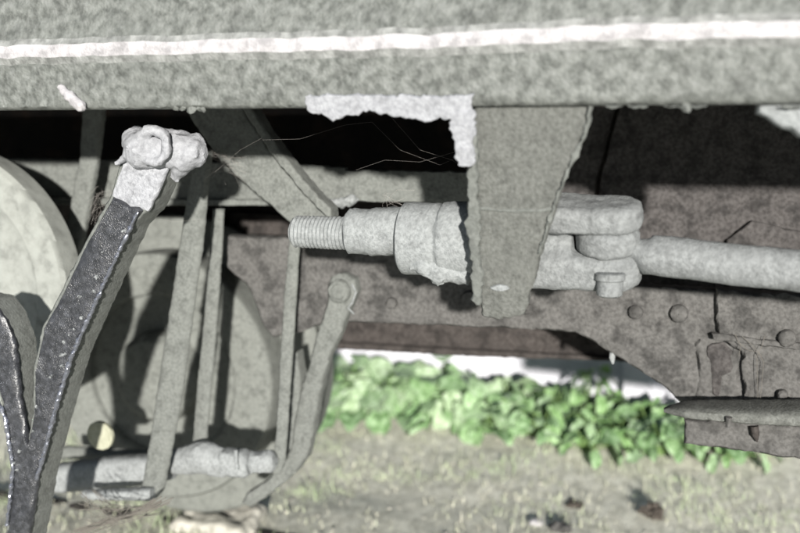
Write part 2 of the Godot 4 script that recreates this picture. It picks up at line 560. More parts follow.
func build_setting() -> void:
	# ground: fine near the picture, coarse out to the horizon
	var xs := []
	var zs := []
	var x := -3.0
	while x <= 3.0:
		xs.append(x)
		x += 0.035
	var z := -4.0
	while z <= 0.5:
		zs.append(z)
		z += 0.035
	for e in [6.0, 15.0, 50.0, 260.0]:
		xs.push_front(-e)
		xs.append(e)
		zs.push_front(-4.0 - e)
		zs.append(0.5 + e)
	var v := PackedVector3Array()
	for zz in zs:
		for xx in xs: v.append(Vector3(xx, gh(xx, zz), zz))
	var tris := PackedInt32Array()
	var n := xs.size()
	for j in zs.size() - 1:
		for i in n - 1:
			var a := j * n + i
			tris.append_array([a, a + n, a + n + 1, a, a + n + 1, a + 1])
	single("ground", arr_mesh(v, tris, 70.0), M.ground, "pale dry earth with thin grass beyond the locomotive", "ground", "", "structure")
	# grass
	var blade := ArrayMesh.new()
	var arr := []
	arr.resize(Mesh.ARRAY_MAX)
	arr[Mesh.ARRAY_VERTEX] = PackedVector3Array([Vector3(-0.5, 0, 0), Vector3(0.5, 0, 0), Vector3(0.32, 0.55, 0.12), Vector3(-0.32, 0.55, 0.12), Vector3(0.1, 1, 0.42)])
	arr[Mesh.ARRAY_NORMAL] = PackedVector3Array([Vector3(0, 0.2, 1), Vector3(0, 0.2, 1), Vector3(0, 0.3, 1), Vector3(0, 0.3, 1), Vector3(0, 0.6, 0.8)])
	arr[Mesh.ARRAY_INDEX] = PackedInt32Array([0, 2, 1, 0, 3, 2, 3, 4, 2])
	blade.add_surface_from_arrays(Mesh.PRIMITIVE_TRIANGLES, arr)
	blade.surface_set_material(0, M.grass)
	var rng := RandomNumberGenerator.new()
	rng.seed = 21
	var where := []
	var cols := []
	for i in 42000:
		var gx := rng.randf_range(-2.6, 2.0)
		var gz := rng.randf_range(-2.75, -1.35)
		var green := lump.get_noise_2d(gx * 2.2 + 40.0, gz * 3.5) + lump.get_noise_2d(gx * 8.0, gz * 8.0) * 0.5
		if rng.randf() > 0.55 + green * 0.9: continue
		var tall := rng.randf_range(0.008, 0.022) * (1.0 + maxf(0.0, green) * 0.9)
		if rng.randf() < 0.012: tall *= 2.6
		var b := Basis(Vector3.UP, rng.randf() * TAU) * Basis(Vector3.RIGHT, rng.randf_range(-0.2, 0.7)) * Basis.from_scale(Vector3(rng.randf_range(0.0014, 0.003), tall, tall))
		where.append(Transform3D(b, Vector3(gx, gh(gx, gz) - 0.001, gz)))
		var dry := clampf(0.62 - green * 0.9 + rng.randf_range(-0.25, 0.25), 0.0, 1.0)
		cols.append(Color(0.38, 0.47, 0.28).lerp(Color(0.62, 0.60, 0.49), dry) * rng.randf_range(0.8, 1.2))
	var mm := MultiMesh.new()
	mm.transform_format = MultiMesh.TRANSFORM_3D
	mm.use_colors = true
	mm.mesh = blade
	mm.instance_count = where.size()
	for i in where.size():
		mm.set_instance_transform(i, where[i])
		mm.set_instance_color(i, cols[i])
	var mi := MultiMeshInstance3D.new()
	mi.multimesh = mm
	mi.material_override = M.grass
	mi.name = "grass"
	add_child(mi)
	tag(mi, "short sparse grass, part green and part dry, on the bare earth", "grass", "", "stuff")
	# pebbles
	var pm := MultiMesh.new()
	pm.transform_format = MultiMesh.TRANSFORM_3D
	pm.use_colors = true
	var pebble := SphereMesh.new()
	pebble.radius = 0.5
	pebble.height = 0.8
	pebble.radial_segments = 8
	pebble.rings = 4
	pm.mesh = pebble
	pm.instance_count = 2600
	for i in 2600:
		var gx := rng.randf_range(-2.4, 1.8)
		var gz := rng.randf_range(-2.7, -1.3)
		var s := 0.002 + 0.008 * pow(rng.randf(), 4.0)
		pm.set_instance_transform(i, Transform3D(Basis(Vector3.UP, rng.randf() * TAU) * Basis.from_scale(Vector3(s * 1.3, s * 0.8, s)), Vector3(gx, gh(gx, gz) + s * 0.15, gz)))
		pm.set_instance_color(i, Color(0.46, 0.44, 0.38) * rng.randf_range(0.55, 1.3))
	var pmat := StandardMaterial3D.new()
	pmat.vertex_color_use_as_albedo = true
	pmat.roughness = 0.9
	var pi := MultiMeshInstance3D.new()
	pi.multimesh = pm
	pi.material_override = pmat
	pi.name = "gravel"
	add_child(pi)
	tag(pi, "small pebbles and crumbs scattered over the earth", "gravel", "", "stuff")
	# the wall beyond the plants
	var wd := 2.6
	var wall := thing("plaster_wall", "whitewashed plaster wall behind the green plants", "wall", Vector3(0, 0, -wd))
	part("wall_face", prism(PackedVector2Array([Vector2(-6, -0.05), Vector2(5, -0.05), Vector2(5, 0.78), Vector2(-6, 0.78)]), wd, 0.2, 0.006, 0.002, 0.2, 0.002, 0.12, 1), M.wall, wall)
	part("coping", prism(PackedVector2Array([Vector2(-6.02, 0.782), Vector2(5.02, 0.782), Vector2(5.02, 0.84), Vector2(-6.02, 0.84)]), wd - 0.03, 0.26, 0.006, 0.002, 0.2, 0.001, 0.12, 2), M.wall, wall)
	var pa := W(622, 395, wd - 0.05)
	var pb := W(652, 395, wd - 0.05)
	part("pilaster", prism(PackedVector2Array([Vector2(pa.x, -0.05), Vector2(pb.x, -0.05), Vector2(pb.x, 0.775), Vector2(pa.x, 0.775)]), wd - 0.05, 0.052, 0.005, 0.001, 0.05, 0.001, 0.03, 3), M.wall, wall)
	# the track under the wheels, below the picture
	var track := Node3D.new()
	track.name = "track"
	add_child(track)
	tag(track, "narrow railway track under the wheels", "track", "", "structure")
	for d in [1.1, 1.66]:
		part("rail", sweep([Vector3(-3, -0.062, -d), Vector3(3, -0.062, -d)], [0.024, 0.024], [0.03, 0.03], 12, 5.0, 0.0, 0.5), M.rust, track)
	for i in 9:
		var sx := -2.6 + i * 0.62
		part("sleeper", sweep([Vector3(sx, -0.11, -0.9), Vector3(sx, -0.11, -1.9)], [0.018, 0.018], [0.085, 0.085], 12, 6.0, 0.002, 0.08, Vector3.UP, i), M.clod, track)

func build_underframe() -> void:
	# the deck over everything: never in the picture, but it keeps the sky out
	var deck := thing("footplate", "unseen dark footplate over the brake gear, added to keep sky light out behind the sill beam", "footplate", Vector3(0, 1.0, -1.4))
	part("deck_plate", prism(PackedVector2Array([Vector2(-2.6, 1.0), Vector2(2.6, 1.0), Vector2(2.6, 1.04), Vector2(-2.6, 1.04)]), 0.96, 0.96, 0.003, 0.0, 0.2, 0.0, 0.2, 4), M.near_black, deck)
	for s in [-2.6, 2.57]:  # unseen end walls, added to stop sky light from the sides
		part("added_end_plate", prism(PackedVector2Array([Vector2(s, 0.3), Vector2(s + 0.03, 0.3), Vector2(s + 0.03, 1.0), Vector2(s, 1.0)]), 0.98, 0.9, 0.003, 0.0, 0.2, 0.0, 0.2, 5), M.near_black, deck)
	# far side frame; its lower edge is the brown strip above the plants
	var far := thing("far_side_frame", "rust-brown far frame plate whose lower edge runs above the plants", "frame plate", W(480, 350, 1.74))
	part("frame_plate", plate([[-900, 60], [1100, 60], [1100, 393], [620, 361], [340, 348], [225, 344], [-200, 330], [-900, 300]], 1.74, 0.03, 0.003, 0.0015, 0.05, 0.002, 11), M.rust, far)
	var lip := part("lower_lip", plate([[330, 342], [480, 350.5], [625, 358], [640, 362], [480, 357], [330, 349]], 1.725, 0.012, 0.002, 0.0012, 0.02, 0.001, 12), M.rust, far)
	lip.set_meta("label", "thin paler lip along the lower edge")
	part("splice_plate", plate([[228, 212], [300, 216], [300, 236], [228, 234]], 1.70, 0.036, 0.002, 0.001, 0.02, 0.001, 13), M.rust, far)
	# near plate with bolts
	var near := thing("main_frame_plate", "long dusty frame plate with bolts behind the bracket, flaring down on the right", "frame plate", W(600, 330, 1.42))
	part("plate", plate([[226, 236], [345, 240], [470, 262], [560, 280], [640, 286], [716, 290], [1300, 324], [1300, 450], [800, 416], [684, 408], [676, 398], [665, 388], [640, 371], [612, 354], [590, 340], [574, 333], [545, 330], [345, 322], [338, 318], [322, 324], [300, 332], [272, 338], [262, 324], [255, 304], [247, 286], [226, 268]], 1.42, 0.028, 0.004, 0.0013, 0.018, 0.0022, 14), M.frame, near)
	for b in [[636, 312, 0.0115], [679, 313, 0.014], [470, 300, 0.016], [392, 303, 0.010], [528, 309, 0.009]]:
		part("bolt", bolt(b[0], b[1], 1.418, b[2], 0.011, int(b[0])), M.frame, near)
	# casting on the right
	var horn := thing("axle_guide_casting", "grimy axle guide casting bolted over the right end of the frame plate", "casting", W(760, 400, 1.36))
	part("raised_plate", plate([[716, 288], [745, 292], [1300, 330], [1300, 432], [745, 405], [742, 352], [722, 340], [716, 330]], 1.408, 0.034, 0.004, 0.002, 0.016, 0.003, 16), M.frame, horn)
	part("lower_plate", plate([[694, 344], [700, 338], [738, 352], [741, 404], [690, 403], [698, 380]], 1.4165, 0.024, 0.006, 0.002, 0.014, 0.0035, 17), M.frame, horn, "darker oily plate with a ragged edge")
	part("oil_patch", plate([[707, 346], [724, 342], [733, 352], [731, 372], [722, 376], [719, 398], [713, 394], [710, 370]], 1.4145, 0.006, 0.002, 0.003, 0.012, 0.001, 18), M.pan, horn)
	for b in [[787, 338, 0.013], [782, 394, 0.008]]:
		part("bolt", bolt(b[0], b[1], 1.406, b[2], 0.012, int(b[0])), M.frame, horn)
	part("slot_bar", plate([[712, 334], [770, 341], [900, 352], [900, 358], [770, 347], [714, 339]], 1.402, 0.02, 0.002, 0.002, 0.012, 0.002, 19), M.frame, horn)
	# the ledge and block beneath
	var ledge := thing("spring_plate", "thin rusted ledge with a tapered end sticking out above the lower block", "plate", W(740, 412, 1.34))
	part("ledge", sweep([W(664, 410, 1.35), W(685, 409, 1.35), W(740, 411, 1.35), W(800, 413, 1.35), W(1300, 436, 1.35)], [0.006, 0.03, 0.04, 0.04, 0.04], [0.003, 0.0085, 0.011, 0.0135, 0.015], 18, 3.0, 0.0028, 0.006, Vector3(0, 0, 1), 5, 70.0), M.bracket, ledge)
	part("lug", sweep([W(729, 417, 1.31), W(728, 427, 1.312)], [0.005, 0.003], [0.005, 0.003], 8, 2.0, 0.001), M.frame, ledge)
	var block := thing("spring_buckle", "grey block with a slanting lower edge under the rusted ledge", "block", W(740, 440, 1.37))
	part("block_face", plate([[684, 420], [740, 422], [1300, 458], [1300, 540], [800, 460], [740, 451], [684, 444]], 1.37, 0.09, 0.004, 0.0018, 0.016, 0.003, 21), M.frame, block)
	part("drip", sweep([W(754, 426, 1.366), W(755, 434, 1.365), W(757, 441, 1.367)], [0.008, 0.009, 0.004], [0.006, 0.006, 0.002], 10, 2.0, 0.002), M.rust, block)
	var backing := thing("shade_backing", "added black sheet standing for the deep shade between the beam and the cross angle", "backing_sheet", W(300, 120, 1.66))  # black sheet added where there is only deep shade
	part("shade_sheet", plate([[-700, 40], [566, 40], [566, 178], [300, 174], [-700, 150]], 1.62, 0.04, 0.003, 0.001, 0.05, 0.003, 22), M.near_black, backing)
	# inclined ash pan plates behind the clevis
	var pan := thing("ash_pan", "scratched dark plates behind the clevis, half in the shade of the beam", "plate", W(680, 200, 1.56))
	part("left_plate", plate([[548, 60], [628, 60], [596, 182], [588, 300], [470, 300], [500, 200]], 1.575, 0.012, 0.002, 0.001, 0.03, 0.002, 23), M.pan, pan)
	part("main_plate", plate([[632, 60], [1000, 60], [1000, 330], [592, 300], [600, 182]], 1.56, 0.012, 0.002, 0.001, 0.03, 0.003, 24), M.pan, pan)
	part("corner_strip", plate([[727, 240], [752, 221], [800, 232], [900, 250], [900, 300], [727, 252]], 1.545, 0.012, 0.002, 0.001, 0.02, 0.002, 25), M.pan, pan)
	# cross angle at the back left
	var cross := thing("cross_angle", "long pinkish-grey angle bar running level behind the brake straps", "angle bar", W(240, 190, 1.4))
	part("upper_flange", plate([[-500, 148], [302, 164], [345, 168], [345, 170], [480, 172], [480, 204], [345, 201], [-500, 190]], 1.4, 0.014, 0.002, 0.001, 0.02, 0.0018, 27), M.dust, cross)
	part("lower_flange", plate([[-500, 194], [300, 200], [300, 206.5], [-500, 201]], 1.388, 0.02, 0.002, 0.0008, 0.02, 0.001, 28), M.dust, cross)
	part("dirt_lump", nets(func(p: Vector3) -> float:
		return smin(capsule(p, W(318, 208, 1.385), W(352, 200, 1.385), 0.007, 0.009), capsule(p, W(326, 208, 1.38), W(327, 213, 1.38), 0.004, 0.004), 0.004) + bumpy(p, 0.004, 90.0),
		W(318, 206, 1.385) - Vector3(0.03, 0.03, 0.03), W(352, 203, 1.385) + Vector3(0.03, 0.03, 0.03), 0.003), M.pale, cross)
	# diagonal brace
	var brace := thing("diagonal_brace", "wide dusty diagonal brace slanting down behind the threaded end", "brace", W(300, 220, 1.3))
	part("brace_web", plate([[150, 60], [212, 60], [241, 107], [274, 158], [300, 190], [322, 212], [330, 226], [300, 232], [222, 164], [190, 118]], 1.3, 0.012, 0.003, 0.0012, 0.014, 0.0015, 30), M.dust, brace)
	part("brace_edge", plate([[212, 60], [222, 60], [250, 107], [285, 158], [312, 190], [330, 208], [332, 226], [323, 214], [300, 191], [274, 159], [241, 108]], 1.285, 0.03, 0.003, 0.0015, 0.01, 0.001, 31), M.dust, brace)

func build_wheels() -> void:
	var ax := Vector3(0, 0, 1)
	var c := Vector3(-1.025, 0.3286, -1.55)
	var w := thing("railway_wheel", "dusty solid wheel with raised rim and hub behind the thin straps", "wheel", Vector3(c.x, 0.0, c.z))
	part("face_ring", lathe(c, ax, [[0.2, -0.09], [0.252, -0.09], [0.258, -0.08], [0.2585, -0.006], [0.254, 0.001], [0.215, 0.003], [0.178, 0.001], [0.171, -0.005], [0.168, -0.02]], 120, 0.0005, 4, 35.0), M.wheel, w)
	var tread := part("tread", lathe(c, ax, [[0.24, -0.2], [0.306, -0.2], [0.31, -0.19], [0.314, -0.11], [0.306, -0.1], [0.24, -0.098]], 120, 0.0006, 5, 35.0), M.wheel, w)
	part("flange", lathe(c, ax, [[0.3, -0.1], [0.322, -0.103], [0.328, -0.095], [0.326, -0.088], [0.316, -0.08], [0.25, -0.07]], 120, 0.0005, 6, 35.0), M.wheel, tread)
	var web := part("disc", lathe(c, ax, [[0.19, -0.02], [0.165, -0.018], [0.13, -0.026], [0.1, -0.02], [0.06, -0.014], [0.001, -0.014]], 90, 0.0008, 6, 30.0), M.wheel, w)
	part("hub", lathe(c, ax, [[0.098, -0.03], [0.092, 0.012], [0.08, 0.024], [0.03, 0.028], [0.001, 0.028]], 48, 0.001, 7, 40.0), M.wheel, web)
	var n := Vector3(-1.197, 0.566, -1.2)
	var rn := 0.236
	var nw := thing("railway_wheel", "large pale smooth wheel face at the left edge behind the black lever", "wheel", Vector3(n.x, 0.33, n.z))
	part("rim", lathe(n, ax, [[rn - 0.05, -0.05], [rn - 0.004, -0.05], [rn, -0.045], [rn, -0.005], [rn - 0.006, 0.002], [rn - 0.05, 0.005], [rn - 0.055, 0.002]], 120, 0.0008, 8, 30.0), M.wheel_pale, nw)
	part("disc", lathe(n, ax, [[rn - 0.05, 0.0], [0.16, -0.008], [0.1, -0.004], [0.001, -0.002]], 90, 0.002, 9, 20.0), M.wheel_pale, nw)
	part("hub", lathe(n, ax, [[0.07, -0.01], [0.065, 0.025], [0.055, 0.035], [0.001, 0.035]], 40, 0.001, 10, 30.0), M.wheel_pale, nw)
	part("shaft", sweep([n + Vector3(0, 0, -0.04), n + Vector3(0, 0, -0.55)], [0.035, 0.035], [0.035, 0.035], 20, 2.0, 0.0, 0.1, Vector3.UP), M.near_black, nw)

func build_front() -> void:
	# front sill beam: one rolled section along the track
	var yb := W(400, 107, 0.95).y
	var yl := W(400, 56, 0.95).y
	var ym := W(400, 27, 0.95).y
	var beam := thing("front_sill_beam", "long blurred grey sill beam across the top of the picture", "beam", Vector3(0, yb, -0.95))
	var prof := [[yb + 0.001, -0.02], [yb, -0.006], [yb + 0.004, 0.0], [lerpf(yb, yl, 0.5), 0.001], [yl, 0.0025]]
	var back := [[ym, 0.0025], [ym + 0.01, 0.0], [ym + 0.03, -0.003], [0.999, -0.005]]
	var t1 := lerpf(yl, ym, 0.27)
	var t2 := lerpf(yl, ym, 0.76)
	part("lower_face", beam_strip(prof, 3, 0.0018), M.sill, beam)
	part("lower_shoulder", beam_strip([[yl, 0.0025], [t1, 0.0055]], 3, 0.0018), M.sill_highlight_fade, beam)  # soft lower border of the painted highlight
	part("highlight_ridge", beam_strip([[t1, 0.0055], [lerpf(t1, t2, 0.5), 0.007], [t2, 0.0055]], 3, 0.0018), M.pale_edge, beam, "whitish ridge running along the beam, a flash highlight put into the colour")
	part("upper_shoulder", beam_strip([[t2, 0.0055], [ym, 0.0025]], 3, 0.0018), M.sill_highlight_fade, beam)  # soft upper border of the painted highlight
	part("upper_face", beam_strip(back, 3, 0.0018), M.sill, beam)
	part("underside", beam_strip([[yb + 0.004, -0.10], [yb + 0.001, -0.05], [yb + 0.0012, -0.019]], 6, 0.0015), M.sill, beam)
	# crumbs along the lower edge
	var rng := RandomNumberGenerator.new()
	rng.seed = 5
	var lumps := []
	for i in 26:
		var px := rng.randf_range(-20, 820)
		if px > 300 and px < 590: continue
		var s := rng.randf_range(0.0008, 0.002)
		lumps.append(sweep([W(px - 6, 106, 0.953), W(px, 107.2, 0.953), W(px + rng.randf_range(3, 12), 106, 0.953)], [s, s * 1.3, s], [s * 0.5, s, s * 0.4], 7, 2.0, 0.001, 0.003, Vector3(0, 0, 1), i, 200.0))
	for q in [[192, 108, 0.006], [176, 107, 0.0045], [183, 107, 0.004], [686, 107, 0.004], [202, 109, 0.004]]:
		lumps.append(lathe(W(q[0], q[1], 0.955), Vector3(0, 0, 1), [[0.0002, -q[2]], [q[2], -q[2] * 0.4], [q[2] * 1.1, q[2] * 0.3], [0.0002, q[2]]], 9, 0.003, int(q[0]), 150.0))
	part("rust_crumbs", joined(lumps), M.sill, beam).set_meta("kind", "stuff")
	single("paint_drip", nets(func(p: Vector3) -> float:
		return smin(capsule(p, W(61, 88, 0.944), W(70, 97, 0.942), 0.0045, 0.006), capsule(p, W(70, 97, 0.942), W(80, 106, 0.942), 0.006, 0.0075), 0.004) + bumpy(p, 0.0016, 120.0),
		W(70, 97, 0.942) - Vector3(0.03, 0.03, 0.02), W(70, 97, 0.942) + Vector3(0.03, 0.03, 0.02), 0.0022), M.pale_edge, "small pinkish-white drip of hardened paint on the beam, upper left", "paint drip")
	# hanging corner at the right
	var corner := thing("hanging_plate_corner", "pale out of focus plate corner hanging below the beam at the right edge", "plate", W(790, 110, 0.93))
	part("plate_corner", plate([[750, 100], [758, 104], [756, 114], [775, 124], [800, 136], [860, 152], [860, 96]], 0.962, 0.02, 0.004, 0.002, 0.012, 0.002, 33), M.pale, corner)
	# flaking angle cleat
	var cleat := thing("angle_cleat", "white flaking angle cleat with a ragged lower edge left of the bracket", "cleat", W(460, 110, 0.96))
	part("flat_leg", tilted([[304, 96], [472, 96], [472, 118], [452, 119], [440, 118], [428, 122], [418, 121], [400, 117], [384, 115], [366, 113], [350, 115], [342, 118], [333, 121], [326, 116], [316, 114], [307, 112]], 0.944, 14.0, 0.005, 0.001, 0.0026, 0.01, 0.0010, 0.003, 34), M.flake, cleat)
	part("upright_leg", tilted([[450, 112], [473, 112], [475, 150], [474, 167], [466, 168], [459, 165], [455, 148], [452, 138], [449, 126]], 0.943, 16.0, 0.005, 0.001, 0.003, 0.008, 0.0010, 0.003, 35), M.flake, cleat)
	# the trapezoid bracket leans back towards its foot
	var br := thing("tapered_bracket", "tapered plate bracket hanging from the sill beam, gripping the drawbar", "bracket", W(510, 110, 0.96))
	part("web_plate", tilted([[472, 96], [590, 96], [589, 104], [588, 130], [578, 152], [566, 176], [557, 205], [548, 236], [536, 272], [524, 316], [500, 321], [481, 317], [478, 260], [476, 190]], 0.962, 18.0, 0.016, 0.003, 0.0018, 0.009, 0.0014, 0.0045, 36), M.bracket, br)
	part("fold_line", tilted([[478, 207], [500, 209.5], [530, 210], [554, 208], [554, 210.5], [530, 213], [500, 212.5], [478, 210]], 0.9605, 18.0, 0.005, 0.001, 0.0016, 0.008, 0.0005, 0.004, 39), M.dust, br)
	part("side_flange", tilted([[465, 112], [474, 112], [478, 190], [480.5, 260], [482, 304], [476, 306], [472, 300], [470, 262], [466, 230], [467, 190]], 0.956, 18.0, 0.05, 0.0025, 0.003, 0.008, 0.002, 0.004, 37), M.dust, br, "rough crusted left flange")
	part("edge_crust", tilted([[587, 104], [592, 106], [591, 129], [586, 137], [578, 153], [570, 172], [563, 186], [553, 214], [540, 254], [538, 254], [550, 214], [560, 186], [565, 172], [575, 152], [582, 134]], 0.957, 18.0, 0.012, 0.002, 0.0028, 0.008, 0.002, 0.004, 38), M.dust, br)
	part("paint_fleck", tilted([[490, 288], [498, 285.5], [506, 287], [509, 289], [503, 291.5], [494, 291]], 0.9575, 18.0, 0.003, 0.0008, 0.0008, 0.006, 0.0005, 0.003, 40), M.pale, br)

func beam_strip(prof: Array, sd: int, amp: float) -> ArrayMesh:
	var v := PackedVector3Array()
	var tris := PackedInt32Array()
	var rows := []
	for i in prof.size() - 1:
		var k := maxi(1, int(Vector2(prof[i][0], prof[i][1]).distance_to(Vector2(prof[i + 1][0], prof[i + 1][1])) / 0.006))
		for j in k: rows.append(Vector2(lerpf(prof[i][0], prof[i + 1][0], float(j) / k), lerpf(prof[i][1], prof[i + 1][1], float(j) / k)))
	rows.append(Vector2(prof[-1][0], prof[-1][1]))
	var x := -2.0
	var n := 0
	while x <= 2.0:
		for q in rows:
			var w := lump.get_noise_3d(x * 25.0, q.x * 40.0, sd * 4.0) + 0.6 * lump.get_noise_3d(x * 90.0, q.x * 110.0, sd * 2.0)
			var sway := smoothstep(CAM_H + 0.03, CAM_H + 0.07, q.x) * (1.0 - smoothstep(CAM_H + 0.12, CAM_H + 0.16, q.x)) * (0.0025 * lump.get_noise_1d(x * 5.0) + 0.002 * lump.get_noise_1d(x * 21.0 + 50.0))
			v.append(Vector3(x, q.x + sway + (amp * 0.3 * w), -0.95 + q.y + amp * w))
		n += 1
		x += 0.009 if absf(x) < 0.95 else 0.05
	var m := rows.size()
	for i in n - 1:
		for j in m - 1:
			var a := i * m + j
			tris.append_array([a, a + m, a + m + 1, a, a + m + 1, a + 1])
	return arr_mesh(v, tris, 60.0)

func build_drawgear() -> void:
	var d := 1.1
	# clevis frame: u along the track, v up, w towards the viewer, leaning a little so that its top shows
	var o := W(607, 240, d)
	var lean := Basis(Vector3.RIGHT, deg_to_rad(14.0))
	var inv := lean.inverse()
	var bar := thing("threaded_drawbar", "dust-caked drawbar with threaded left end, thick sleeve and forked right end", "drawbar", W(400, 270, d))
	var fork := func(p: Vector3) -> float:
		var q := inv * (p - o)
		var plan := Vector2(maxf(q.x - 0.006, 0.0), q.z).length() - 0.036 if q.x > 0.006 else maxf(absf(q.z) - 0.036, -q.x - 0.16)
		var up := Vector2(maxf(plan + 0.010, 0.0), maxf(absf(q.y - 0.032) - 0.0165 + 0.010, 0.0)).length() - 0.010
		var dn := Vector2(maxf(plan + 0.013, 0.0), maxf(absf(q.y + 0.0345) - 0.0225 + 0.013, 0.0)).length() - 0.013
		var root := rbox(q, Vector3(-0.1, -0.004, -0.008), Vector3(0.06, 0.05, 0.023), 0.014)
		return smin(smin(up, root, 0.014 if q.x < -0.03 else 0.001), dn, 0.024 if q.x < -0.04 else 0.001) + bumpy(p, 0.0016, 50.0)
	part("fork", nets(fork, o + Vector3(-0.16, -0.075, -0.055), o + Vector3(0.06, 0.07, 0.06), 0.0036), M.steel, bar)
	var a := W(296, 231.5, d)
	var b := W(470, 238, d)
	var ax := (b - a).normalized()
	part("threaded_end", sweep([a - ax * 0.004, a, a + ax * 0.09], [0.016, 0.0208, 0.0217], [0.016, 0.0208, 0.0217], 40, 2.0, 0.0008, 0.0011, Vector3(0, 0, 1), 3, 60.0, 0.0011, 0.0054), M.pale, bar)
	var c := W(349, 231, d)
	var e := W(405, 230.5, d)
	var collar := part("collar", sweep([c, c + ax * 0.004, c + ax * 0.03, c + ax * 0.033, e], [0.026, 0.0298, 0.0298, 0.0312, 0.0312], [0.026, 0.0298, 0.0298, 0.0312, 0.0312], 32, 2.3, 0.0014, 0.004, Vector3(0, 0, 1), 4, 70.0), M.pale, bar)
	var g := W(404, 238, d)
	var h := W(466, 239.5, d)
	var sleeve := part("sleeve", sweep([g, g + ax * 0.003, g + ax * 0.046, g + ax * 0.049, g + ax * 0.052, g + ax * 0.056, h, h + ax * 0.06], [0.043, 0.0465, 0.0465, 0.0445, 0.0445, 0.0485, 0.0485, 0.045], [0.043, 0.0465, 0.0465, 0.0445, 0.0445, 0.0485, 0.0485, 0.045], 44, 2.1, 0.0011, 0.004, Vector3(0, 0, 1), 5, 50.0), M.pale, bar)
	part("sleeve_crust", nets(func(p: Vector3) -> float:
		return smin(capsule(p, W(416, 262, d - 0.03), W(440, 272, d - 0.028), 0.012, 0.013), capsule(p, W(440, 272, d - 0.028), W(466, 274, d - 0.02), 0.013, 0.013), 0.006) + bumpy(p, 0.0045, 60.0),
		W(416, 262, d) - Vector3(0.03, 0.045, 0.03), W(466, 270, d) + Vector3(0.03, 0.04, 0.07), 0.0034), M.pale, sleeve)
	part("shank", sweep([h, o + Vector3(-0.1, -0.002, 0)], [0.03, 0.03], [0.03, 0.03], 20), M.dust, bar)
	# pull rod with its eye
	var rod := thing("pull_rod", "thick round pull rod running from the fork to the right edge", "rod", W(720, 275, d))
	var eye := func(p: Vector3) -> float:
		var q := inv * (p - o)
		var pl := Vector2(q.x - 0.001, q.z - 0.001).length() - 0.0385
		var disc := Vector2(maxf(pl + 0.01, 0.0), maxf(absf(q.y - 0.0018) - 0.0148 + 0.008, 0.0)).length() - 0.009
		return disc + bumpy(p, 0.0015, 60.0)
	part("rod_eye", nets(eye, o + Vector3(-0.05, -0.04, -0.05), o + Vector3(0.045, 0.04, 0.05), 0.0034), M.steel, rod)
	part("rod_shaft", sweep([o + Vector3(0.012, -0.006, 0), W(638, 251, d), W(648, 255, d), W(680, 258, d), W(740, 265, d), W(800, 270.5, d), W(1400, 318, d)], [0.015, 0.019, 0.025, 0.024, 0.024, 0.0243, 0.0245], [0.012, 0.015, 0.024, 0.024, 0.024, 0.0243, 0.0245], 32, 2.0, 0.0016, 0.006, Vector3(0, 0, 1), 8, 25.0), M.steel, rod)
	# pin
	var pin := thing("clevis_pin", "short round pin end poking out under the fork", "pin", o + Vector3(0.0, -0.07, 0.03))
	var pc := W(610, 272, d - 0.026)
	var pd := W(609.5, 296.5, d - 0.026)
	part("pin_shank", sweep([o + Vector3(0, 0.03, 0), o + Vector3(0, -0.055, -0.0)], [0.015, 0.015], [0.015, 0.015], 16), M.dust, pin)
	part("pin_end", sweep([pc, pc.lerp(pd, 0.06), pc.lerp(pd, 0.3), pc.lerp(pd, 0.36), pc.lerp(pd, 0.93), pd], [0.0145, 0.0178, 0.0178, 0.0155, 0.0155, 0.0125], [0.0145, 0.0178, 0.0178, 0.0155, 0.0155, 0.0125], 24, 2.0, 0.001, 0.004, Vector3(0, 0, 1), 2, 60.0), M.steel, pin)

